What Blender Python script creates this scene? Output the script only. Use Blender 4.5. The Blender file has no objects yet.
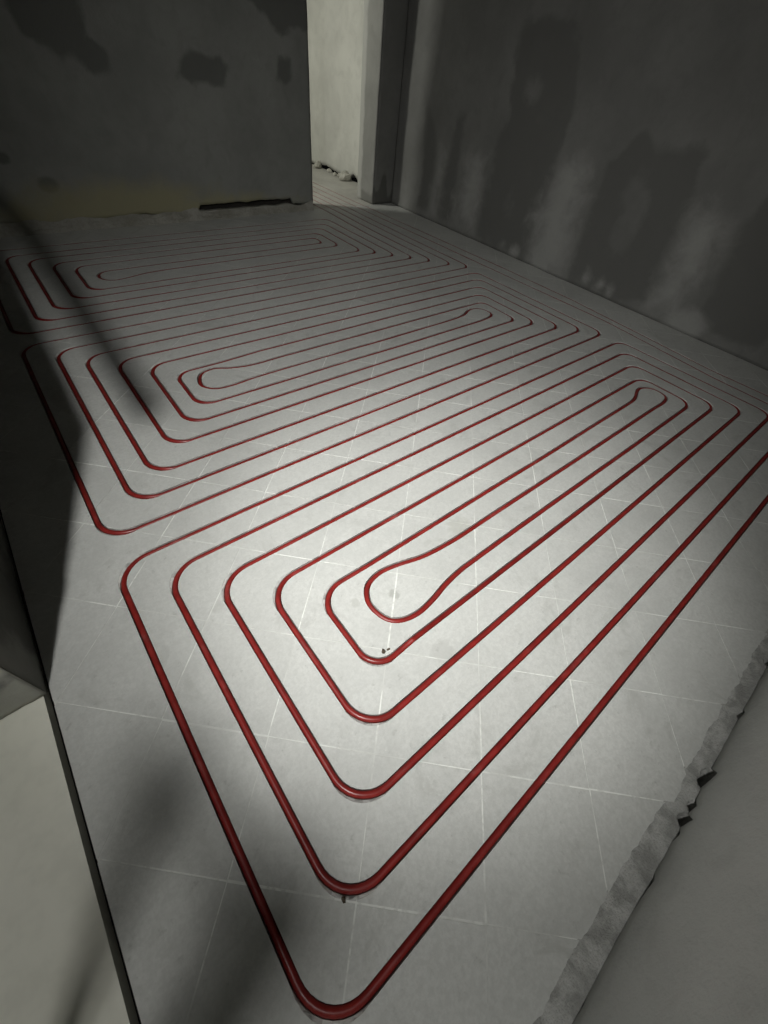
import bpy, bmesh, math, random
from mathutils import Vector, Matrix, noise
random.seed(7)
scene = bpy.context.scene
COL = scene.collection

# ------------------------------------------------------------------ camera
F_PX, PITCH, ROLL, HEAD, CAM_H = 395.38, 0.8576, -0.1475, 0.7862, 1.0
fwd = Vector((math.sin(HEAD)*math.cos(PITCH), math.cos(HEAD)*math.cos(PITCH), -math.sin(PITCH)))
rgt = Vector((math.cos(HEAD), -math.sin(HEAD), 0))
dwn = fwd.cross(rgt)
r2 = math.cos(ROLL)*rgt + math.sin(ROLL)*dwn
d2 = -math.sin(ROLL)*rgt + math.cos(ROLL)*dwn
cd = bpy.data.cameras.new('camera')
cam = bpy.data.objects.new('camera', cd); COL.objects.link(cam)
cd.sensor_fit = 'VERTICAL'; cd.sensor_height = 36.0; cd.lens = F_PX*36.0/1024.0
cd.clip_start = 0.01
m3 = Matrix((r2, -d2, -fwd)).transposed()
cam.matrix_world = Matrix.Translation((0, 0, CAM_H)) @ m3.to_4x4()
scene.camera = cam

# ------------------------------------------------------------------ world, exposure, lights
world = bpy.data.worlds.new('world'); scene.world = world; world.use_nodes = True
bgn = world.node_tree.nodes['Background']
bgn.inputs[0].default_value = (0.5, 0.52, 0.5, 1); bgn.inputs[1].default_value = 0.004
vs = scene.view_settings
vs.view_transform = 'Standard'; vs.look = 'None'; vs.gamma = 1.0; vs.use_curve_mapping = False
vs.exposure = 0.0

LAMP = Vector((-0.62, -0.15, 2.00))
LAMP_AIM = Vector((0.70, 0.395, 0.0))          # the lamp throws a hot core and a wide spill, like any torch
def beam(name, aim, size, energy):
    d = bpy.data.lights.new(name, 'SPOT'); d.energy = energy; d.color = (1.0, 1.0, 0.972)
    d.spot_size = size; d.spot_blend = 1.0; d.shadow_soft_size = 0.045
    o = bpy.data.objects.new(name, d); COL.objects.link(o); o.location = LAMP
    o.rotation_euler = (aim-LAMP).to_track_quat('-Z', 'Y').to_euler()
beam('work_lamp_core', LAMP_AIM, 0.735, 165.0)
beam('work_lamp_spill', Vector((2.50, 2.55, -0.95)), 1.48, 222.0)
beam('work_lamp_side_spill', Vector((-0.35, 0.05, 0.0)), 2.10, 52.0)

BULB = Vector((1.0, 4.9, 1.6))
pd = bpy.data.lights.new('next_room_bulb_light', 'POINT'); pd.energy = 76; pd.color = (1.0, 1.0, 0.92); pd.shadow_soft_size = 0.12
po = bpy.data.objects.new('next_room_bulb_light', pd); COL.objects.link(po); po.location = BULB

# ------------------------------------------------------------------ helpers
def tag(o, label=None, cat=None, group=None, kind=None):
    if label: o['label'] = label
    if cat: o['category'] = cat
    if group: o['group'] = group
    if kind: o['kind'] = kind
    return o

def obj(name, verts, faces, mat=None, parent=None, loc=(0, 0, 0), smooth=False):
    me = bpy.data.meshes.new(name)
    me.from_pydata([tuple(v) for v in verts], [], faces); me.validate(); me.update()
    if mat: me.materials.append(mat)
    if smooth:
        for p in me.polygons: p.use_smooth = True
    o = bpy.data.objects.new(name, me); COL.objects.link(o)
    o.location = loc
    if parent: o.parent = parent
    return o

def empty(name, loc):
    o = bpy.data.objects.new(name, None); COL.objects.link(o); o.location = loc; return o

def box(x0, x1, y0, y1, z0, z1):
    v = [(x, y, z) for z in (z0, z1) for (x, y) in ((x0, y0), (x1, y0), (x1, y1), (x0, y1))]
    f = [(3, 2, 1, 0), (4, 5, 6, 7), (0, 1, 5, 4), (1, 2, 6, 5), (2, 3, 7, 6), (3, 0, 4, 7)]
    return v, f

def rod(a, b, r, n=12, r1=None):
    a, b = Vector(a), Vector(b); d = (b-a).normalized()
    u = d.orthogonal().normalized(); w = d.cross(u); r1 = r if r1 is None else r1
    v = []; f = []
    for p, rr in ((a, r), (b, r1)):
        for i in range(n):
            t = 2*math.pi*i/n; v.append(p + (u*math.cos(t) + w*math.sin(t))*rr)
    for i in range(n): f.append((i, (i+1) % n, n+(i+1) % n, n+i))
    f += [tuple(range(n))[::-1], tuple(range(n, 2*n))]
    return v, f

def merge(*parts):
    V = []; Fc = []
    for v, f in parts:
        o = len(V); V += list(v); Fc += [tuple(i+o for i in q) for q in f]
    return V, Fc

def fbm(x, y, z, s, o=4):
    return noise.fractal(Vector((x*s, y*s, z*s)), 1.0, 2.0, o)

# ------------------------------------------------------------------ materials
class NT:
    def __init__(self, name, rough=0.8, spec=0.3):
        self.m = bpy.data.materials.new(name); self.m.use_nodes = True
        self.t = self.m.node_tree; self.b = self.t.nodes['Principled BSDF']
        self.b.inputs['Roughness'].default_value = rough
        self.b.inputs['Specular IOR Level'].default_value = spec
        self.pos = self.n('ShaderNodeNewGeometry').outputs['Position']
    def n(self, k): return self.t.nodes.new(k)
    def l(self, a, b): self.t.links.new(a, b)
    def noise(self, scale, detail=4, rough=0.55, dist=0.0, sc=None):
        n = self.n('ShaderNodeTexNoise'); n.inputs['Scale'].default_value = scale
        n.inputs['Detail'].default_value = detail; n.inputs['Roughness'].default_value = rough
        n.inputs['Distortion'].default_value = dist
        if sc:
            mp = self.n('ShaderNodeMapping'); mp.inputs['Scale'].default_value = sc
            self.l(self.pos, mp.inputs[0]); self.l(mp.outputs[0], n.inputs['Vector'])
        else: self.l(self.pos, n.inputs['Vector'])
        return n.outputs['Fac']
    def ramp(self, v, lo, hi, a=0.0, b=1.0):
        n = self.n('ShaderNodeMapRange'); n.interpolation_type = 'SMOOTHSTEP'
        for i, x in ((1, lo), (2, hi), (3, a), (4, b)): n.inputs[i].default_value = x
        self.l(v, n.inputs[0]); return n.outputs[0]
    def math(self, op, a, b):
        n = self.n('ShaderNodeMath'); n.operation = op
        for i, x in ((0, a), (1, b)):
            if isinstance(x, (int, float)): n.inputs[i].default_value = x
            else: self.l(x, n.inputs[i])
        return n.outputs[0]
    def mix(self, f, a, b):
        n = self.n('ShaderNodeMix'); n.data_type = 'RGBA'
        if isinstance(f, (int, float)): n.inputs[0].default_value = f
        else: self.l(f, n.inputs[0])
        for i, x in ((6, a), (7, b)):
            if isinstance(x, tuple): n.inputs[i].default_value = (*x, 1)
            else: self.l(x, n.inputs[i])
        return n.outputs[2]
    def attr(self, name):
        n = self.n('ShaderNodeAttribute'); n.attribute_name = name; return n.outputs['Fac']
    def rnd(self): return self.n('ShaderNodeObjectInfo').outputs['Random']
    def col(self, c): self.l(c, self.b.inputs['Base Color'])
    def bump(self, h, strength=0.3, dist=0.002):
        n = self.n('ShaderNodeBump'); n.inputs['Strength'].default_value = strength; n.inputs['Distance'].default_value = dist
        self.l(h, n.inputs['Height']); self.l(n.outputs[0], self.b.inputs['Normal'])

def mat_tile():
    k = NT('dusty_cement_tile', 0.62, 0.35)
    big = k.noise(2.3, 3); mid = k.noise(14, 5, 0.6, 0.6); fine = k.noise(160, 3, 0.7)
    c = k.mix(k.ramp(big, .3, .7), (.55, .555, .53), (.65, .655, .625))
    c = k.mix(k.math('MULTIPLY', k.ramp(mid, .42, .62), .5), c, (.66, .665, .635))
    c = k.mix(k.math('MULTIPLY', k.ramp(k.noise(7, 6, .7, 1.2), .54, .70), .40), c, (.36, .36, .33))
    c = k.mix(k.math('MULTIPLY', k.ramp(k.noise(38, 5, .7), .60, .72), .5), c, (.30, .30, .275))
    c = k.mix(k.math('MULTIPLY', k.ramp(k.noise(90, 3, .6), .70, .76), .5), c, (.74, .74, .71))
    c = k.mix(k.math('MULTIPLY', k.ramp(k.noise(3, 6, .75, 2.0, (9, 1.4, 1)), .63, .67), .25), c, (.70, .70, .67))
    for (px, py, rad, amt, cc) in ((.446, .355, .016, .6, (.30, .30, .27)), (.338, .397, .014, .35, (.33, .33, .29)), (.782, .418, .045, .40, (.40, .40, .34)), (.441, .150, .035, .40, (.36, .36, .34)), (.36, .29, .05, .2, (.38, .38, .36))):
        v = k.n('ShaderNodeVectorMath'); v.operation = 'DISTANCE'; k.l(k.pos, v.inputs[0]); v.inputs[1].default_value = (px, py, 0)
        d = k.math('ADD', v.outputs['Value'], k.math('MULTIPLY', k.math('SUBTRACT', k.noise(60, 4), .5), rad*1.6))
        c = k.mix(k.math('MULTIPLY', k.ramp(d, rad*.6, rad*1.2, 1.0, 0.0), amt), c, cc)
    c = k.mix(k.math('MULTIPLY', k.rnd(), .16), c, (.42, .425, .40))
    c = k.mix(k.math('MULTIPLY', k.ramp(fine, .35, .7), .26), c, (.42, .42, .39))
    c = k.mix(k.math('MULTIPLY', k.ramp(k.noise(75, 3, .6), .40, .62), .30), c, (.46, .465, .44))
    k.col(c); k.bump(k.math('ADD', fine, mid), .25, .0012); return k.m

def mat_grout():
    k = NT('pale_grout', 0.9, 0.2)
    n1 = k.noise(5, 3); n2 = k.noise(60, 4)
    c = k.mix(k.ramp(n1, .42, .58), (.60, .605, .575), (.80, .81, .77))
    c = k.mix(k.math('MULTIPLY', k.ramp(n2, .5, .65), .5), c, (.50, .50, .47))
    k.col(c); k.bump(n2, .4, .001); return k.m

def mat_pipe():
    k = NT('red_pipe_plastic', 0.36, 0.5)
    n = k.noise(30, 4); d = k.noise(9, 5, .7)
    c = k.mix(k.ramp(n, .3, .7), (.19, .015, .013), (.275, .024, .020))
    c = k.mix(k.math('MULTIPLY', k.ramp(d, .56, .72), .35), c, (.36, .15, .135))
    k.col(c); k.l(k.ramp(d, .4, .7, .32, .55), k.b.inputs['Roughness']); return k.m

def mat_plaster(name, base, dark, light, yellow=(.34, .315, .19), sc=1.0, dstr=.9):
    k = NT(name, 0.92, 0.15)
    n1 = k.noise(1.6*sc, 5, .6); n2 = k.noise(9*sc, 6, .65, .5); n3 = k.noise(120, 3, .6)
    c = k.mix(k.ramp(n1, .3, .7), tuple(x*.86 for x in base), tuple(min(1, x*1.12) for x in base))
    c = k.mix(k.math('MULTIPLY', k.ramp(n2, .45, .7), .35), c, tuple(x*.78 for x in base))
    st = k.math('ADD', k.attr('stain'), k.math('MULTIPLY', k.math('SUBTRACT', n2, .5), .55))
    c = k.mix(k.math('MULTIPLY', k.ramp(st, .28, .72), dstr), c, dark)
    wt = k.math('ADD', k.attr('white'), k.math('MULTIPLY', k.math('SUBTRACT', n2, .5), .8))
    c = k.mix(k.math('MULTIPLY', k.ramp(wt, .15, .9), .85), c, light)
    ye = k.math('ADD', k.attr('yellow'), k.math('MULTIPLY', k.math('SUBTRACT', n2, .5), .6))
    c = k.mix(k.math('MULTIPLY', k.ramp(ye, .25, .9), .8), c, yellow)
    k.col(c); k.bump(k.math('ADD', n2, k.math('MULTIPLY', n3, .5)), .45, .006); return k.m

def mat_simple(name, c0, c1, scale=8, rough=.85, spec=.2, b=.3, bd=.003):
    k = NT(name, rough, spec); n = k.noise(scale, 6, .65, .4); f = k.noise(scale*9, 3)
    c = k.mix(k.ramp(n, .35, .65), c0, c1)
    c = k.mix(k.math('MULTIPLY', k.ramp(f, .4, .7), .2), c, tuple(x*.7 for x in c0))
    k.col(c); k.bump(k.math('ADD', n, f), b, bd); return k.m

def mat_emit(name, col, s):
    m = bpy.data.materials.new(name); m.use_nodes = True; b = m.node_tree.nodes['Principled BSDF']
    n = m.node_tree.nodes.new('ShaderNodeTexNoise'); n.inputs['Scale'].default_value = 3
    b.inputs['Base Color'].default_value = (*col, 1); b.inputs['Emission Color'].default_value = (*col, 1); b.inputs['Emission Strength'].default_value = s
    return m

M_TILE, M_GROUT, M_PIPE = mat_tile(), mat_grout(), mat_pipe()
M_RIGHT = mat_plaster('damp_plaster_right', (.205, .205, .194), (.148, .148, .139), (.37, .37, .352))
M_BACK = mat_plaster('old_plaster_back', (.26, .265, .246), (.145, .148, .137), (.45, .45, .43))
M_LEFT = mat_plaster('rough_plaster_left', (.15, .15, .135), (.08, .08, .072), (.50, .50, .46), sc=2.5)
M_FRONT = mat_plaster('smooth_plaster_front', (.56, .565, .545), (.44, .44, .42), (.6, .6, .58), sc=.8)
M_NEXT = mat_plaster('pale_plaster_next', (.60, .60, .55), (.34, .34, .31), (.70, .70, .65))
M_PILLAR = mat_plaster('grey_plaster_pillar', (.19, .19, .178), (.11, .11, .10), (.3, .3, .28))
M_MORTAR = mat_simple('crumbly_mortar', (.17, .165, .15), (.30, .29, .265), 16, .95, .1, .7, .006)
M_MORTAR2 = mat_simple('dirty_mortar', (.33, .33, .31), (.55, .55, .525), 26, .95, .1, .7, .005)
M_LEDGE = mat_simple('old_mortar_ledge', (.27, .265, .225), (.38, .37, .33), 7, .95, .1, .5, .008)
M_REVEAL = mat_plaster('plaster_reveal', (.29, .29, .27), (.20, .20, .185), (.48, .48, .45))
M_CORE = mat_simple('shade_dark_core', (.03, .028, .025), (.05, .046, .04), 9, .95, .1)  # near-black colour stands in for shade inside the crack
M_HALL = mat_simple('beige_floor_sheet', (.78, .775, .675), (.82, .81, .715), 2.5, .7, .25, .1, .001)
M_NFLOOR = mat_simple('pale_screed', (.48, .47, .43), (.58, .57, .52), 3, .8, .2, .2, .002)
M_CEIL = mat_simple('ceiling_plaster', (.10, .10, .095), (.13, .13, .125), 2)
M_CHUNK = mat_simple('plaster_rubble', (.45, .44, .38), (.62, .61, .55), 30, .95, .1, .6, .004)
M_METAL = mat_simple('grey_painted_metal', (.16, .16, .16), (.2, .2, .2), 5, .45, .5, .05)
M_BLACK = mat_simple('black_plastic_and_shade', (.02, .02, .02), (.03, .03, .03), 5, .5, .4, .05)  # also stands in for shade in the floor gap and wall-foot holes
M_YELL = mat_simple('yellow_plastic', (.6, .4, .03), (.65, .45, .05), 5, .5, .4, .05)
M_LENS = mat_emit('lamp_lens', (1, 1, .95), 4.0)

# ------------------------------------------------------------------ pipe routes (metres on the floor)
def fillet(pts):
    """pts: (x, y, r); rounds every inner corner with radius r -> list of (x, y, bend)"""
    out = []
    n = len(pts)
    P = [Vector((p[0], p[1])) for p in pts]
    def put(v, b): out.append((v.x, v.y, b))
    put(P[0], 0)
    for i in range(1, n-1):
        a, b, c = P[i-1], P[i], P[i+1]; r = pts[i][2]
        u = (a-b); w = (c-b); lu, lw = u.length, w.length; u.normalize(); w.normalize()
        ang = math.acos(max(-1, min(1, u.dot(w))))
        if r <= 0 or ang > 3.10: put(b, 0); continue
        t = r/math.tan(ang/2); t = min(t, .49*lu, .49*lw); r = t*math.tan(ang/2)
        bis = (u+w).normalized(); cen = b + bis*(r/math.sin(ang/2))
        s = b+u*t; e = b+w*t
        a0 = math.atan2(s.y-cen.y, s.x-cen.x); a1 = math.atan2(e.y-cen.y, e.x-cen.x)
        da = (a1-a0+math.pi) % (2*math.pi)-math.pi
        k = max(3, int(abs(da)/.17))
        sg = 1 if da > 0 else -1
        for j in range(k+1):
            q = j/k; th = a0+da*q
            put(cen+Vector((math.cos(th), math.sin(th)))*r, sg*math.sin(math.pi*q) if r < .3 else 0)
    put(P[-1], 0)
    # subdivide straight runs and let them wander a little
    res = []
    for i in range(len(out)-1):
        (x0, y0, b0), (x1, y1, b1) = out[i], out[i+1]
        L = math.hypot(x1-x0, y1-y0); k = max(1, int(L/.14))
        if abs(b0)+abs(b1) > 0: k = 1
        for j in range(k):
            q = j/k; res.append((x0+(x1-x0)*q, y0+(y1-y0)*q, b0+(b1-b0)*q))
    res.append(out[-1])
    fin = []
    for (x, y, b) in res:
        dx = noise.noise(Vector((x*2.3, y*2.3, 3.1)))*.0045; dy = noise.noise(Vector((x*2.3, y*2.3, 9.7)))*.0045
        fin.append((x+dx, y+dy, b))
    return fin

def spl(P, k=5):
    out = []
    for i in range(1, len(P)-2):
        p0, p1, p2, p3 = [Vector(q) for q in P[i-1:i+3]]
        for j in range(k):
            t = j/k
            q = .5*((2*p1)+(p2-p0)*t+(2*p0-5*p1+4*p2-p3)*t*t+(3*p1-p0-3*p2+p3)*t**3)
            out.append((q.x, q.y, 0))
    return out

YF = [-.186, -.085, .016, .119, .219, .302, .391, .480, .578, .677, .780, .872]
YM = [.981, 1.080, 1.177, 1.288, 1.376, 1.467, 1.558, 1.660, 1.755, 1.857, 1.957, 2.057, 2.157, 2.259]
YK = [2.372, 2.470, 2.567, 2.664, 2.745, 2.900, 2.995, 3.117, 3.210, 3.313, 3.405, 3.520]
R, Q = .085, .07
END = 6.6
def u(x, ya, yb, r=R): return [(x, ya, r), (x, yb, r)]
front_route = ([(2.90, END, 0), (2.90, 3.9, .8), (2.93, 2.0, 1.5), (2.925, 1.4, 1.0), (2.835, .4, 1.2), (2.845, YF[0], Q)]
    + u(-.139, YF[0], YF[11]) + u(2.65, YF[11], YF[2], Q) + u(.064, YF[2], YF[9]) + u(2.45, YF[9], YF[4], Q)
    + [(.40, YF[4]+.006, .2), (.266, YF[4], .075), (.266, YF[7], .075), (.45, YF[7]-.004, .2)]
    + spl([(1.9, YF[7]), (2.0, .482), (2.08, .484), (2.13, .492), (2.19, .515), (2.24, .524), (2.29, .497), (2.305, .45), (2.285, .405), (2.22, .390), (2.1, .391), (1.9, YF[6])])
    + spl([(.95, .391), (.75, .392), (.609, .403), (.52, .425), (.454, .436), (.40, .422), (.372, .385), (.370, .345), (.385, .305), (.42, .281), (.47, .273), (.53, .280), (.60, .294), (.70, .302), (.9, .302)])
    + u(2.35, YF[5], YF[8], Q) + u(.165, YF[8], YF[3]) + u(2.55, YF[3], YF[10], Q) + u(-.037, YF[10], YF[1])
    + [(2.745, YF[1], Q), (2.755, .35, 1.0), (2.835, 1.1, 1.0), (2.82, 2.2, 1.0), (2.80, 3.9, .8), (2.80, END, 0)])
mid_route = ([(2.61, END, 0), (2.61, 3.8, .8), (2.595, 2.9, .8), (2.595, YM[13], Q)]
    + u(-.133, YM[13], YM[0]) + u(2.65, YM[0], YM[11], Q) + u(.066, YM[11], YM[2]) + u(2.465, YM[2], YM[9], Q)
    + u(.267, YM[9], YM[4], .08) + u(2.275, YM[4], YM[7], .055)
    + spl([(.95, 1.66), (.80, 1.659), (.70, 1.657), (.635, 1.662), (.57, 1.680), (.521, 1.704), (.485, 1.708), (.444, 1.694), (.418, 1.655), (.411, 1.60), (.45, 1.555), (.519, 1.546), (.60, 1.553), (.70, 1.558), (.9, 1.558)])
    + spl([(1.7, 1.558), (1.85, 1.56), (1.95, 1.566), (2.02, 1.578), (2.08, 1.605), (2.13, 1.612), (2.18, 1.59), (2.197, 1.54), (2.18, 1.495), (2.12, 1.475), (2.0, 1.467), (1.8, 1.467)])
    + [(.345, YM[5], .075), (.345, 1.742, .065), (.56, 1.744, .3), (.75, YM[8], .3)]
    + u(2.365, YM[8], YM[3], Q) + u(.166, YM[3], YM[10], .08) + u(2.565, YM[10], YM[1], Q) + u(-.023, YM[1], YM[12])
    + [(2.685, YM[12], Q), (2.685, 2.9, .8), (2.70, 3.8, .8), (2.70, END, 0)])
back_route = ([(2.52, END, 0), (2.52, 3.7, .8), (2.495, 3.1, .8), (2.495, YK[0], Q)]
    + u(-.133, YK[0], YK[11]) + u(2.295, YK[11], YK[2], Q) + u(.070, YK[2], YK[9]) + u(2.105, YK[9], YK[4], Q)
    + u(.266, YK[4], YK[7], .075) + u(1.92, YK[7], YK[6], .05)
    + spl([(.8, 2.995), (.6, 2.995), (.47, 2.995), (.41, 2.993), (.37, 2.97), (.352, 2.93), (.365, 2.88), (.405, 2.85), (.466, 2.853), (.53, 2.87), (.6, 2.887), (.75, 2.898), (.9, 2.90)])
    + u(2.01, YK[5], YK[8], Q) + u(.172, YK[8], YK[3], .08) + u(2.20, YK[3], YK[10], Q) + u(-.022, YK[10], YK[1], .08)
    + [(2.395, YK[1], Q), (2.395, 3.1, .8), (2.43, 3.75, .8), (2.43, END, 0)])

PR = .0074
def tangents(path):
    T = []
    for i in range(len(path)):
        a = path[max(0, i-1)]; b = path[min(len(path)-1, i+1)]
        T.append(Vector((b[0]-a[0], b[1]-a[1], 0)).normalized())
    return T

def tube(path, depth, n=10):
    V = []; Fc = []; T = tangents(path)
    for i, (x, y, b) in enumerate(path):
        side = Vector((-T[i].y, T[i].x, 0))
        z = -PR + depth + .0010*noise.noise(Vector((x*3, y*3, 0))) + .0022*abs(b)
        for k in range(n):
            t = 2*math.pi*k/n
            V.append(Vector((x, y, z)) + side*math.cos(t)*PR + Vector((0, 0, 1))*math.sin(t)*PR)
    for i in range(len(path)-1):
        for k in range(n):
            a = i*n+k; b_ = i*n+(k+1) % n
            Fc.append((a, b_, b_+n, a+n))
    Fc += [tuple(range(n)), tuple(range((len(path)-1)*n, len(path)*n))[::-1]]
    return V, Fc

def groove(path, hw):
    V = []; Fc = []; T = tangents(path)
    for i, (x, y, b) in enumerate(path):
        side = Vector((-T[i].y, T[i].x, 0))            # left of travel
        j = .0006*noise.noise(Vector((x*17, y*17, 5)))
        l = hw+j; r = hw-j
        lt = l+.0007+.0060*max(0, -b); rt = r+.0007+.0060*max(0, b)      # bend > 0 turns left: chipped wider on the outside
        for (s, z) in ((-rt, .02), (-rt, -.0003), (-r-.0006, -.0045), (-r, -.0185), (l, -.0185), (l+.0006, -.0045), (lt, -.0003), (lt, .02)):
            V.append(Vector((x, y, z)) + side*s)
    for i in range(len(path)-1):
        for k in range(8):
            a = i*8+k; b_ = i*8+(k+1) % 8
            Fc.append((a, b_, b_+8, a+8))
    n = (len(path)-1)*8
    Fc += [tuple(range(8)), tuple(n+7-k for k in range(8))]
    return V, Fc

routes = [fillet(front_route), fillet(mid_route), fillet(back_route)]
cutters = []
for p, hw in zip(routes, (.0080, .0086, .0092)):
    c = obj('groove_cutter', *groove(p, hw))
    bm = bmesh.new(); bm.from_mesh(c.data); bmesh.ops.recalc_face_normals(bm, faces=bm.faces); bm.to_mesh(c.data); bm.free()
    cutters.append(c)

def carve(objs):
    """mill the pipe grooves into the given slabs and tiles"""
    for o in objs:
        for c in cutters:
            md = o.modifiers.new('groove', 'BOOLEAN'); md.operation = 'DIFFERENCE'; md.solver = 'MANIFOLD'; md.object = c
    dg = bpy.context.evaluated_depsgraph_get(); dg.update()
    for o in objs:
        me = bpy.data.meshes.new_from_object(o.evaluated_get(dg))
        o.modifiers.clear(); old = o.data; o.data = me; me.name = o.name
        bpy.data.meshes.remove(old)

# ------------------------------------------------------------------ floor of the room, tiles laid on the diagonal
X0, X1, Y0, Y1 = -.341, 3.25, -.42, 3.80
floor = obj('floor', *box(X0, X1, Y0+.024, Y1, -.08, -.0009), M_GROUT)
tag(floor, 'pale tiled floor with milled pipe grooves and white joints', 'floor', kind='structure')
def clip(poly, ax, val, keep_less):
    out = []
    for i in range(len(poly)):
        a, b = poly[i], poly[(i+1) % len(poly)]
        ia = (a[ax] <= val) if keep_less else (a[ax] >= val); ib = (b[ax] <= val) if keep_less else (b[ax] >= val)
        if ia: out.append(a)
        if ia != ib:
            t = (val-a[ax])/(b[ax]-a[ax]); out.append((a[0]+(b[0]-a[0])*t, a[1]+(b[1]-a[1])*t))
    return out
C0, CP, D0, DP, GAP = .238, .3305, .0775, .335, .0042
def grid_xy(sp, dp):
    s_ = (sp-.014*dp)/(1+.014*.018); d_ = dp+.018*s_      # the tiling is turned a touch off the diagonal
    return (s_+d_)/2, (s_-d_)/2
tiles = []
for i in range(-4, 24):
    for j in range(-14, 14):
        s0 = C0+CP*i+GAP/2; s1 = C0+CP*(i+1)-GAP/2; t0 = D0+DP*j+GAP/2; t1 = D0+DP*(j+1)-GAP/2
        jj = .0012
        poly = [(grid_xy(s, t)[0]+random.uniform(-jj, jj), grid_xy(s, t)[1]+random.uniform(-jj, jj)) for (s, t) in ((s0, t0), (s0, t1), (s1, t1), (s1, t0))]
        for (ax, v, k) in ((0, X0-.0005, False), (0, X1, True), (1, Y0+.024, False), (1, Y1, True)):
            if len(poly) >= 3: poly = clip(poly, ax, v, k)
        if len(poly) < 3: continue
        ar = abs(sum(poly[a][0]*poly[(a+1) % len(poly)][1]-poly[(a+1) % len(poly)][0]*poly[a][1] for a in range(len(poly))))/2
        if ar < .0006: continue
        cx = sum(p[0] for p in poly)/len(poly); cy = sum(p[1] for p in poly)/len(poly)
        n = len(poly); zt = random.uniform(-.0003, .0004)
        V = [(p[0]-cx, p[1]-cy, -.026) for p in poly] + [(p[0]-cx, p[1]-cy, zt) for p in poly]
        Fc = [tuple(range(n)), tuple(range(n, 2*n))[::-1]] + [(a, n+a, n+(a+1) % n, (a+1) % n) for a in range(n)]
        t = obj('tile', V, Fc, M_TILE, floor, (cx, cy, 0))
        bm = bmesh.new(); bm.from_mesh(t.data); bmesh.ops.recalc_face_normals(bm, faces=bm.faces); bm.to_mesh(t.data); bm.free()
        tiles.append(t)

nfloor = obj('floor_next_room', *box(-.4, 3.42, Y1, 7.2, -.08, 0), M_NFLOOR)
tag(nfloor, 'pale screed floor beyond the doorway with pipes running in', 'floor', kind='structure')
carve([floor, nfloor]+tiles)
for c in cutters:
    me = c.data; bpy.data.objects.remove(c); bpy.data.meshes.remove(me)

hall = obj('floor_hallway', *box(-1.7, -.3545, -.47, 3.8, -.08, 0.001), M_HALL)
tag(hall, 'smooth beige hallway floor left of the dark expansion gap', 'floor', kind='structure')
gapb = obj('gap_shade_1', *box(-.3545, -.341, -.47, 3.8, -.08, -.03), M_BLACK)  # bottom of the gap coloured black in place of its shade
tag(gapb, 'dark open expansion gap between beige floor and tiles', 'gap', kind='structure')

# ------------------------------------------------------------------ red heating pipes
for p, dep, lab in zip(routes, (-.0003, -.0007, -.0006), ('red heating pipe spiral nearest the camera, set in floor grooves',
                           'red heating pipe spiral in the middle of the room floor',
                           'red heating pipe spiral farthest back, beside the back wall')):
    o = obj('heating_pipe', *tube(p, dep), M_PIPE, smooth=True)
    tag(o, lab, 'pipe', 'red underfloor heating pipe circuits')

# ------------------------------------------------------------------ walls
def sd_poly(px, py, poly):
    d = 1e9; inside = False; n = len(poly)
    for i in range(n):
        ax, ay = poly[i]; bx, by = poly[(i+1) % n]
        ex, ey = bx-ax, by-ay; wx, wy = px-ax, py-ay
        t = max(0, min(1, (wx*ex+wy*ey)/(ex*ex+ey*ey+1e-12)))
        d = min(d, math.hypot(wx-ex*t, wy-ey*t))
        if (ay > py) != (by > py) and px < (bx-ax)*(py-ay)/(by-ay)+ax: inside = not inside
    return -d if inside else d
def soft(d, w): return max(0., min(1., .5-d/(2*w)))

def wall_grid(name, org, ud, nd, W, H, step, mat, thick, disp, stain=None, white=None, yellow=None, bottom=None, parent=None):
    """rough plaster wall: front grid facing nd, flat back, closed rim"""
    org, ud, nd = Vector(org), Vector(ud), Vector(nd); up = Vector((0, 0, 1))
    nu, nv = max(1, round(W/step)), max(1, round(H/step))
    V = []; S = []; Wt = []; Ye = []
    for j in range(nv+1):
        for i in range(nu+1):
            a, b = W*i/nu, H*j/nv
            if bottom:
                b0 = bottom(a); b = b0+(H-b0)*j/nv
            p = org+ud*a+up*b
            q = nd*(disp*fbm(p.x, p.y, p.z, 3.0) + disp*.35*fbm(p.x, p.y, p.z, 14.0))
            V.append(p+q)
            wob = .05*fbm(p.x, p.y, p.z, 5)
            S.append(stain(a, b, wob) if stain else 0.); Wt.append(white(a, b, wob) if white else 0.); Ye.append(yellow(a, b, wob) if yellow else 0.)
    n0 = len(V)
    idx = lambda i, j: j*(nu+1)+i
    Fc = [(idx(i, j), idx(i+1, j), idx(i+1, j+1), idx(i, j+1)) for j in range(nv) for i in range(nu)]
    loop = [idx(i, 0) for i in range(nu+1)]+[idx(nu, j) for j in range(1, nv+1)]+[idx(i, nv) for i in range(nu-1, -1, -1)]+[idx(0, j) for j in range(nv-1, 0, -1)]
    for k, vi in enumerate(loop):
        pv = V[vi]; dd = (pv-org).dot(nd); V.append(pv-nd*(dd+thick))
    m = len(loop)
    for k in range(m):
        a, b = loop[k], loop[(k+1) % m]; Fc.append((b, a, n0+k, n0+(k+1) % m))
    Fc.append(tuple(n0+k for k in range(m))[::-1])
    o = obj(name, V, Fc, mat, parent)
    for nm, A in (('stain', S), ('white', Wt), ('yellow', Ye)):
        at = o.data.attributes.new(nm, 'FLOAT', 'POINT'); at.data.foreach_set('value', A+[0.]*(len(V)-n0))
    for p in o.data.polygons[:nu*nv]: p.use_smooth = True
    bm = bmesh.new(); bm.from_mesh(o.data); bmesh.ops.recalc_face_normals(bm, faces=bm.faces); bm.to_mesh(o.data); bm.free()
    return o

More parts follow.
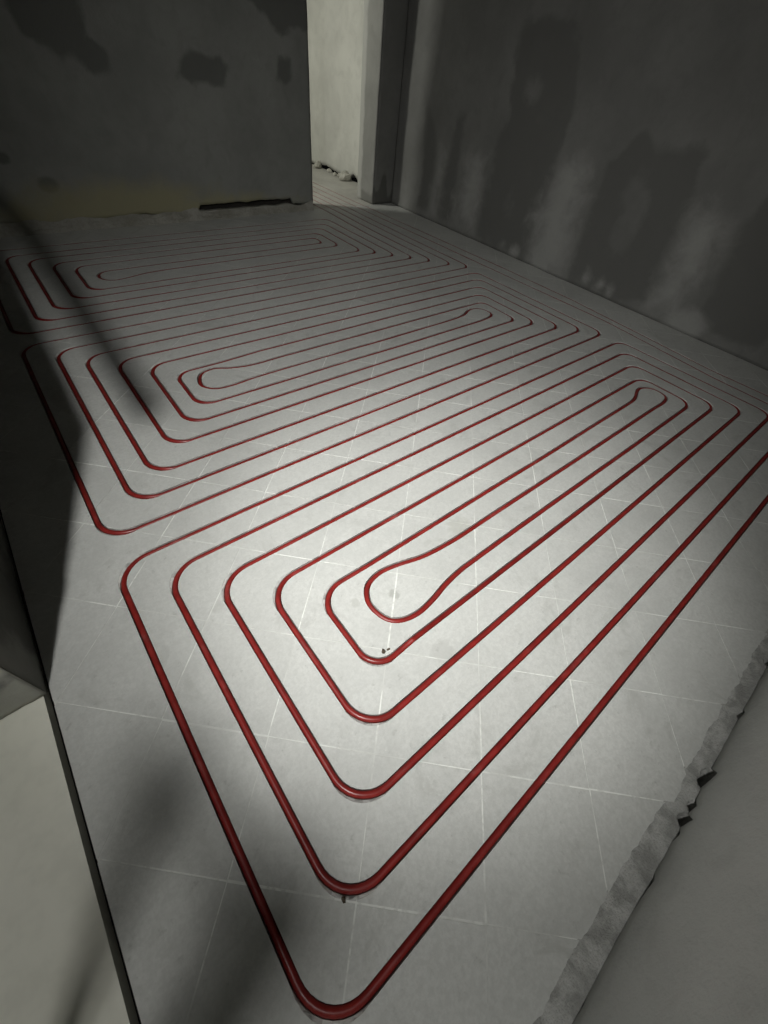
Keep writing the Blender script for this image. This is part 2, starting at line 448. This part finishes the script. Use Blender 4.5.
HC = 2.55
S1 = [(2.64, 1.17), (2.43, 1.24), (2.23, 1.26), (2.15, 1.14), (2.04, .87), (2.03, .71), (2.02, .51), (2.04, .23), (2.06, .0), (2.31, .0), (2.6, .03), (2.62, .34), (2.62, .59), (2.56, .78), (2.61, 1.01)]
S2 = [(1.71, .69), (1.59, .78), (1.5, .82), (1.32, .78), (1.24, .82), (1.12, .82), (1.1, .75), (1.09, .61), (1.05, .43), (1.04, .28), (1.03, .08), (1.21, .0), (1.44, .0), (1.63, .0), (1.66, .21), (1.67, .4), (1.68, .55)]
S3 = [(.74, .7), (.75, .64), (.77, .52), (.72, .38), (.72, .13), (.3, .05), (.2, .6), (.5, .85)]
S0a = [(3.50, .78), (3.36, .76), (3.22, .45), (3.24, .05), (3.40, .05), (3.41, .41)]
S0b = [(3.06, .75), (2.98, .73), (2.93, .34), (2.94, .05), (3.13, .05), (3.11, .43)]
W1 = [(2.08, .33), (2.02, .71), (1.74, .69), (1.72, .39), (1.67, .0), (2.02, .0)]
W2 = [(1.06, .59), (.93, .66), (.80, .54), (.80, .06), (1.00, .06)]
W3 = [(2.92, .5), (2.66, .55), (2.64, .05), (2.9, .05)]
W4 = [(3.21, .5), (3.13, .5), (3.15, .05), (3.22, .05)]
def right_stain(a, z, w):
    y = Y1-a
    v = max(soft(sd_poly(y, z, P)+w, .055) for P in (S1, S2, S3))
    v = max(v, .8*max(soft(sd_poly(y, z, P)+w*.5, .05) for P in (S0a, S0b)))
    for (py, pz, r) in ((2.4, .94, .07), (2.34, .48, .05), (2.33, .29, .05), (1.42, .61, .09), (1.36, .32, .075), (1.40, .45, .05)):
        v -= .6*soft(math.hypot(y-py, (z-pz)*.75)-r+w, .07)
    return max(0., v)
def right_white_doorlight(a, z, w):
    y = Y1-a
    v = .85*max(soft(sd_poly(y, z, P)+w, .15) for P in (W1, W2, W3, W4))*(1 if z < .5 else max(.4, 1-(z-.5)*1.6))
    for (py, pz, r) in ((2.3, .06, .045), (2.18, .04, .06), (1.5, .07, .05), (1.38, .06, .05), (1.29, .05, .04), (1.9, .04, .1), (.75, .05, .12)):
        v = max(v, .8*soft(math.hypot(y-py, z-pz)-r+w*.8, .05))
    v = max(v, .4*soft(abs(y-3.6)-.10, .10)*max(0, 1-z))  # light from the doorway painted in as a paler strip, fading upward
    return v
wr = wall_grid('wall_right', (X1, Y1, 0), (-.0225, -.99975, 0), (-.99975, .0225, 0), Y1-Y0+.1, HC, .022, M_RIGHT, .15, .006, right_stain, right_white_doorlight)
tag(wr, 'grey damp-stained plaster wall with dark vertical blotches', 'wall', kind='structure')

T1 = [(.50, 1.3), (.55, .98), (.55, .9), (.57, .85), (.65, .84), (.72, .81), (.79, .8), (.86, .74), (.95, .77), (.94, .84), (.87, .88), (.89, .96), (.89, 1.02), (.92, 1.3)]
T2 = [(1.42, .88), (1.66, .88), (1.71, .83), (1.66, .74), (1.49, .74), (1.35, .77)]
T3 = [(2.09, .87), (2.17, .87), (2.18, .79), (2.13, .76), (2.06, .79)]
T4 = [(1.80, 1.16), (1.6, 1.5), (2.35, 1.5), (2.35, 1.0), (2.14, 1.03), (1.96, 1.07)]
BX0 = -1.7
def back_stain(a, z, w):
    x = a+BX0
    v = max(soft(sd_poly(x, z, P)+w, .045) for P in (T1, T2, T3, T4))
    for (px, pz, rx, rz) in ((.22, .37, .035, .03), (.39, .24, .055, .04)):
        v = max(v, soft((math.hypot((x-px)/rx, (z-pz)/rz)-1)*.04, .03))
    return v
def back_yellow(a, z, w):
    x = a+BX0
    return .95*soft(math.hypot((x-.75)/.75, (z-.10)/.16)-1+w*4, .7)+.5*soft(math.hypot((x-1.9)/.5, (z-.06)/.08)-1+w*4, .6)
DX0, DX1 = 2.335, 3.02
def back_bottom(a):
    x = a+BX0
    b = .050+.018*fbm(x, 0, 0, 4)
    if 1.30 < x < 2.12: b = .086+.008*fbm(x, 0, 0, 9)+.006*min(1, (x-1.3)*2)
    if x > 2.2: b = .05
    return b
wb = wall_grid('wall_back', (BX0, Y1, 0), (1, 0, 0), (0, -1, 0), DX0-BX0, HC, .022, M_BACK, .03, .005, back_stain, None, back_yellow, back_bottom)
tag(wb, 'dark grey old plaster wall with blotches left of doorway', 'wall', kind='structure')
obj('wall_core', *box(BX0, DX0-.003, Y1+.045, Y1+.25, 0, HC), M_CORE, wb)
# mortar ledge along the foot of the back wall
def ledge(name, x0, x1, y_wall, out, hgt, mat, parent, sgn, n=160, m=7, seed=0.):
    V = []; Fc = []
    for i in range(n+1):
        x = x0+(x1-x0)*i/n
        o_ = out(x); h = hgt(x)
        for k in range(m+1):
            q = k/m
            y = y_wall+sgn*o_*(1-q)
            z = h*(q**1.15) if q > 0 else -.004
            z += .35*h*q*(1-q)*2*fbm(x, q, seed, 11)
            V.append((x, y+sgn*.25*o_*q*(1-q)*fbm(x, q, seed+4, 16), z))
        V.append((x, y_wall-sgn*.03, h)); V.append((x, y_wall-sgn*.03, -.004))
    w = m+3
    for i in range(n):
        for k in range(w):
            Fc.append((i*w+k, i*w+(k+1) % w, (i+1)*w+(k+1) % w, (i+1)*w+k))
    Fc += [tuple(range(w)), tuple(range(n*w, n*w+w))]
    o = obj(name, V, Fc, mat, parent)
    bm = bmesh.new(); bm.from_mesh(o.data); bmesh.ops.recalc_face_normals(bm, faces=bm.faces); bm.to_mesh(o.data); bm.free()
    return o
ledge('mortar_ledge', BX0, DX0-.01, Y1, lambda x: .050+.022*fbm(x, 1, 0, 3)-.02*max(0, min(1, (x-1.2))),
      lambda x: (.050+.008*fbm(x, 2, 0, 6)) if 1.30 < x < 2.12 else max(.02, .058+.032*fbm(x, 2, 0, 3.5)), M_LEDGE, wb, -1)

def pil_stain(a, z, w): return .9*soft(z-.16+w*2+.08*math.sin(a*40), .06)
wp = wall_grid('wall_back_pillar', (DX1, Y1, 0), (1, 0, 0), (0, -1, 0), X1-DX1+.12, HC, .025, M_PILLAR, .25, .004, pil_stain)
tag(wp, 'dark narrow plaster pillar right of the doorway', 'wall', kind='structure')
def rev_white(a, z, w): return 1.0*soft(.13-a+w*.5, .02)
rv = wall_grid('door_reveal', (DX1-.008, Y1+.004, 0), (0, 1, 0), (-1, 0, 0), .25, HC, .02, M_REVEAL, .004, .003,
               lambda a, z, w: .8*soft(z-.10+w*2, .06), lambda a, z, w: .9*soft(.19-a+w*.4, .02), None, None, wp)
lin = obj('wall_lintel', *box(DX0, DX1, Y1, Y1+.25, 2.05, HC), M_BACK)
tag(lin, 'plaster lintel above the doorway in the back wall', 'wall', kind='structure')

# room beyond the doorway
def nx_stain(a, z, w): return .7*soft(z-.045+w*1.2, .03)
wn = wall_grid('wall_next_right', (3.42, 7.2, 0), (0, -1, 0), (-1, 0, 0), 7.2-Y1-.25, HC, .04, M_NEXT, .12, .008, nx_stain, None, None, lambda a: .006+.05*max(0, 1-abs(a-1.95)/.28)*(.6+.8*abs(fbm(a, 0, 5, 9)))+.06*max(0, 1-abs(a-2.52)/.10))
tag(wn, 'brightly lit pale plaster wall seen through the doorway', 'wall', kind='structure')
wnb = obj('wall_next_back', *box(-.4, 3.54, 7.2, 7.3, 0, HC), M_NEXT); tag(wnb, 'pale end wall of the room beyond', 'wall', kind='structure')
wnl = obj('wall_next_left', *box(-.5, -.4, Y1+.25, 7.3, 0, HC), M_NEXT); tag(wnl, 'pale left wall of the room beyond', 'wall', kind='structure')
wns = obj('wall_next_stub', *box(X1+.12, 3.54, Y1+.004, Y1+.25, 0, HC), M_NEXT); tag(wns, 'short plaster return wall beyond the doorway', 'wall', kind='structure')

# left half-height wall with its plastered end
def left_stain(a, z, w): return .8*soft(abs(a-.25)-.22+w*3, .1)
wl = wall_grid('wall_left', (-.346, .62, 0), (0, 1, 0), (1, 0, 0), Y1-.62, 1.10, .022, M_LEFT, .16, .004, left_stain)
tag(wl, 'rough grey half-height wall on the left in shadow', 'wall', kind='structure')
M_JAMB = mat_plaster('plaster_jamb', (.36, .36, .32), (.16, .16, .15), (.62, .62, .57), sc=3)
wall_grid('wall_end', (-.506, .613, 0), (1, 0, 0), (0, -1, 0), .158, 1.10, .012, M_JAMB, .006, .0035,
          lambda a, z, w: .75*soft(abs(z-.085-a*.3)-.03+w*.6, .03), lambda a, z, w: .9*soft(.12-z+w, .02), None, lambda a: .004+.006*abs(fbm(a, 0, 0, 30)), wl)
rail = empty('shadow_rail', (-.40, 1.9, 1.10)); tag(rail, 'unseen grey tube above the left half-height wall, added for its bar shadow', 'shadow_rail')  # unseen rail, added to cast the long bar shadow
obj('rail_tube', *rod((.058, -1.48, .218), (.058, 1.9, .218), .018), M_METAL, rail)
for yy in (.35, 1.4): obj('post', *rod((.03, yy, 0), (.058, yy, .20), .009), M_METAL, rail)

# wall beside the camera
def fbottom(a):
    x = a-1.7; b = .004+.010*max(0, fbm(x, 7, 0, 16))
    for (px, w_, h) in ((.735, .013, .030), (.710, .011, .026), (.605, .013, .026), (1.16, .014, .030), (.645, .010, .016), (.94, .02, .014), (.57, .008, .014), (.45, .02, .012)):
        b += h*max(0, 1-((x-px)/w_)**2)
    return b
wf = wall_grid('wall_front', (-1.7, Y0, 0), (1, 0, 0), (0, 1, 0), 4.87, HC, .0085*2.2, M_FRONT, .05, .0025, None,
               None, None, fbottom)
tag(wf, 'smooth grey plaster wall rising from the crumbly mortar seam', 'wall', kind='structure')
obj('wall_core', *box(-1.7, X1, Y0-.15, Y0-.052, -.02, HC), M_BLACK, wf)  # core coloured black to paint the shade inside the wall-foot holes
# crumbly mortar strip along its foot
def strip():
    V = []; Fc = []; n, m = 800, 20; x0, x1 = -.33, 3.15
    holes = ((.735, -.424, .017), (.710, -.422, .014), (.605, -.424, .016), (.645, -.425, .012), (1.16, -.424, .016), (.94, -.425, .012))
    for i in range(n+1):
        x = x0+(x1-x0)*i/n
        wdt = .040+.009*fbm(x, 3, 0, 2.5)+.006*fbm(x, 3, 0, 15)+.003*fbm(x, 3, 0, 50)
        for k in range(m+1):
            q = k/m; y = Y0-.025+(wdt+.025)*q
            h = .0040*max(0, 1-q)**.8+.0022*fbm(x, y, 2, 30)*(1-q)-.0006*q*q
            for (px, py, r) in holes:
                h -= .09*max(0, 1-(math.hypot(x-px, (y-py)*1.2)/r)**4)
            if y > Y0+.022: h = max(h, -.0006)
            V.append((x, y, h))
    w = m+1
    for i in range(n):
        for k in range(m): Fc.append((i*w+k, (i+1)*w+k, (i+1)*w+k+1, i*w+k+1))
    return obj('mortar_strip', V, Fc, M_MORTAR2, wf, smooth=True)
strip()

# hallway walls and ceiling close the space
a = obj('wall_hall', *box(-1.82, -1.7, Y0-.15, Y1+.25, 0, HC), M_LEFT); tag(a, 'plain grey hallway wall', 'wall', kind='structure')
a = obj('ceiling', *box(-1.82, 3.55, Y0-.15, 7.3, HC, HC+.1), M_CEIL); tag(a, 'plain grey plaster ceiling', 'ceiling', kind='structure')

# ------------------------------------------------------------------ rubble at the foot of the far wall
def chunk(name, loc, s, seed, mat):
    bm = bmesh.new(); bmesh.ops.create_icosphere(bm, subdivisions=2, radius=1)
    for v in bm.verts:
        d = 1+.45*noise.noise(v.co*1.3+Vector((seed*3.1, seed, 0)))+.15*noise.noise(v.co*4+Vector((seed, 0, 0)))
        v.co = Vector((v.co.x*s[0]*d, v.co.y*s[1]*d, max(-.4, v.co.z)*s[2]*d))
    zmin = min(v.co.z for v in bm.verts)
    for v in bm.verts: v.co.z -= zmin
    me = bpy.data.meshes.new(name); bm.to_mesh(me); bm.free(); me.materials.append(mat)
    o = bpy.data.objects.new(name, me); COL.objects.link(o); o.location = loc; o.rotation_euler.z = seed*1.7
    return o
lb = 'small pale chunk of broken plaster lying by the lit far wall'
for i, (x, y, s) in enumerate(((3.33, 4.72, .060), (3.36, 4.86, .030), (3.35, 4.95, .022), (3.38, 5.12, .026), (3.36, 5.33, .045), (3.37, 5.55, .03))):
    c = chunk('plaster_chunk', (x, y, 0), (s, s*1.3, s*.9), i+1, M_CHUNK)
    tag(c, lb if i else 'largest pale chunk of broken plaster, beside the dark hole by the doorway', 'rubble', 'plaster rubble along the lit far wall')

M_CRUMB = mat_simple('dark_crumb', (.07, .055, .04), (.16, .13, .10), 60, .95, .1, .5, .003)
for i, (x, y, r, lab) in enumerate(((.316, .243, .007, 'dark debris crumb lying inside the second smallest front pipe bend'),
                                    (.330, .240, .005, 'tiny brown debris crumb touching the second smallest front pipe bend'),
                                    (-.024, -.067, .0055, 'dark debris crumb at the outside of the second largest front pipe bend'))):
    tag(chunk('debris_crumb', (x, y, 0.0004), (r, r*.7, r*.6), i+21, M_CRUMB), lab, 'debris', 'debris crumbs by the pipe bends')

# ------------------------------------------------------------------ lamps (outside the picture)
st = empty('work_lamp', (-.50, -.05, 0)); tag(st, 'work lamp in the hallway with two unseen posts added for their floor shadows', 'lamp')
aim = (LAMP_AIM-LAMP).normalized()
so = Vector(st.location); lp = LAMP-so
pa = Vector((-.485, .006, 0))-so; pb = Vector((-.464, -.111, 0))-so  # unseen posts, placed and sized to cast the soft floor shadows
obj('shadow_upright', *rod(pa, pa+Vector((0, 0, 1.40)), .014), M_BLACK, st)
obj('shadow_upright', *rod(pb, pb+Vector((0, 0, 1.40)), .028), M_BLACK, st)
for zz in (.25, 1.38): obj('crossbar', *rod(pa+Vector((0, 0, zz)), pb+Vector((0, 0, zz)), .010), M_BLACK, st)
hd = obj('housing', *rod(lp-aim*.10, lp-aim*.02, .05, 20, .07), M_YELL, st)
obj('lens', *rod(lp-aim*.02, lp-aim*.012, .055, 20), M_LENS, hd)
obj('bracket', *rod((pa+pb)/2+Vector((0, 0, 1.38)), lp-aim*.09, .012), M_BLACK, st)

bl = empty('hanging_bulb', (BULB.x, BULB.y, HC)); tag(bl, 'bare bulb on a cable in the room beyond', 'lamp')
obj('cable', *rod((0, 0, 0), (0, 0, BULB.z+.16-HC), .004, 8), M_BLACK, bl)
obj('socket', *rod((0, 0, BULB.z+.16-HC), (0, 0, BULB.z+.07-HC), .02, 14, .022), M_BLACK, bl)
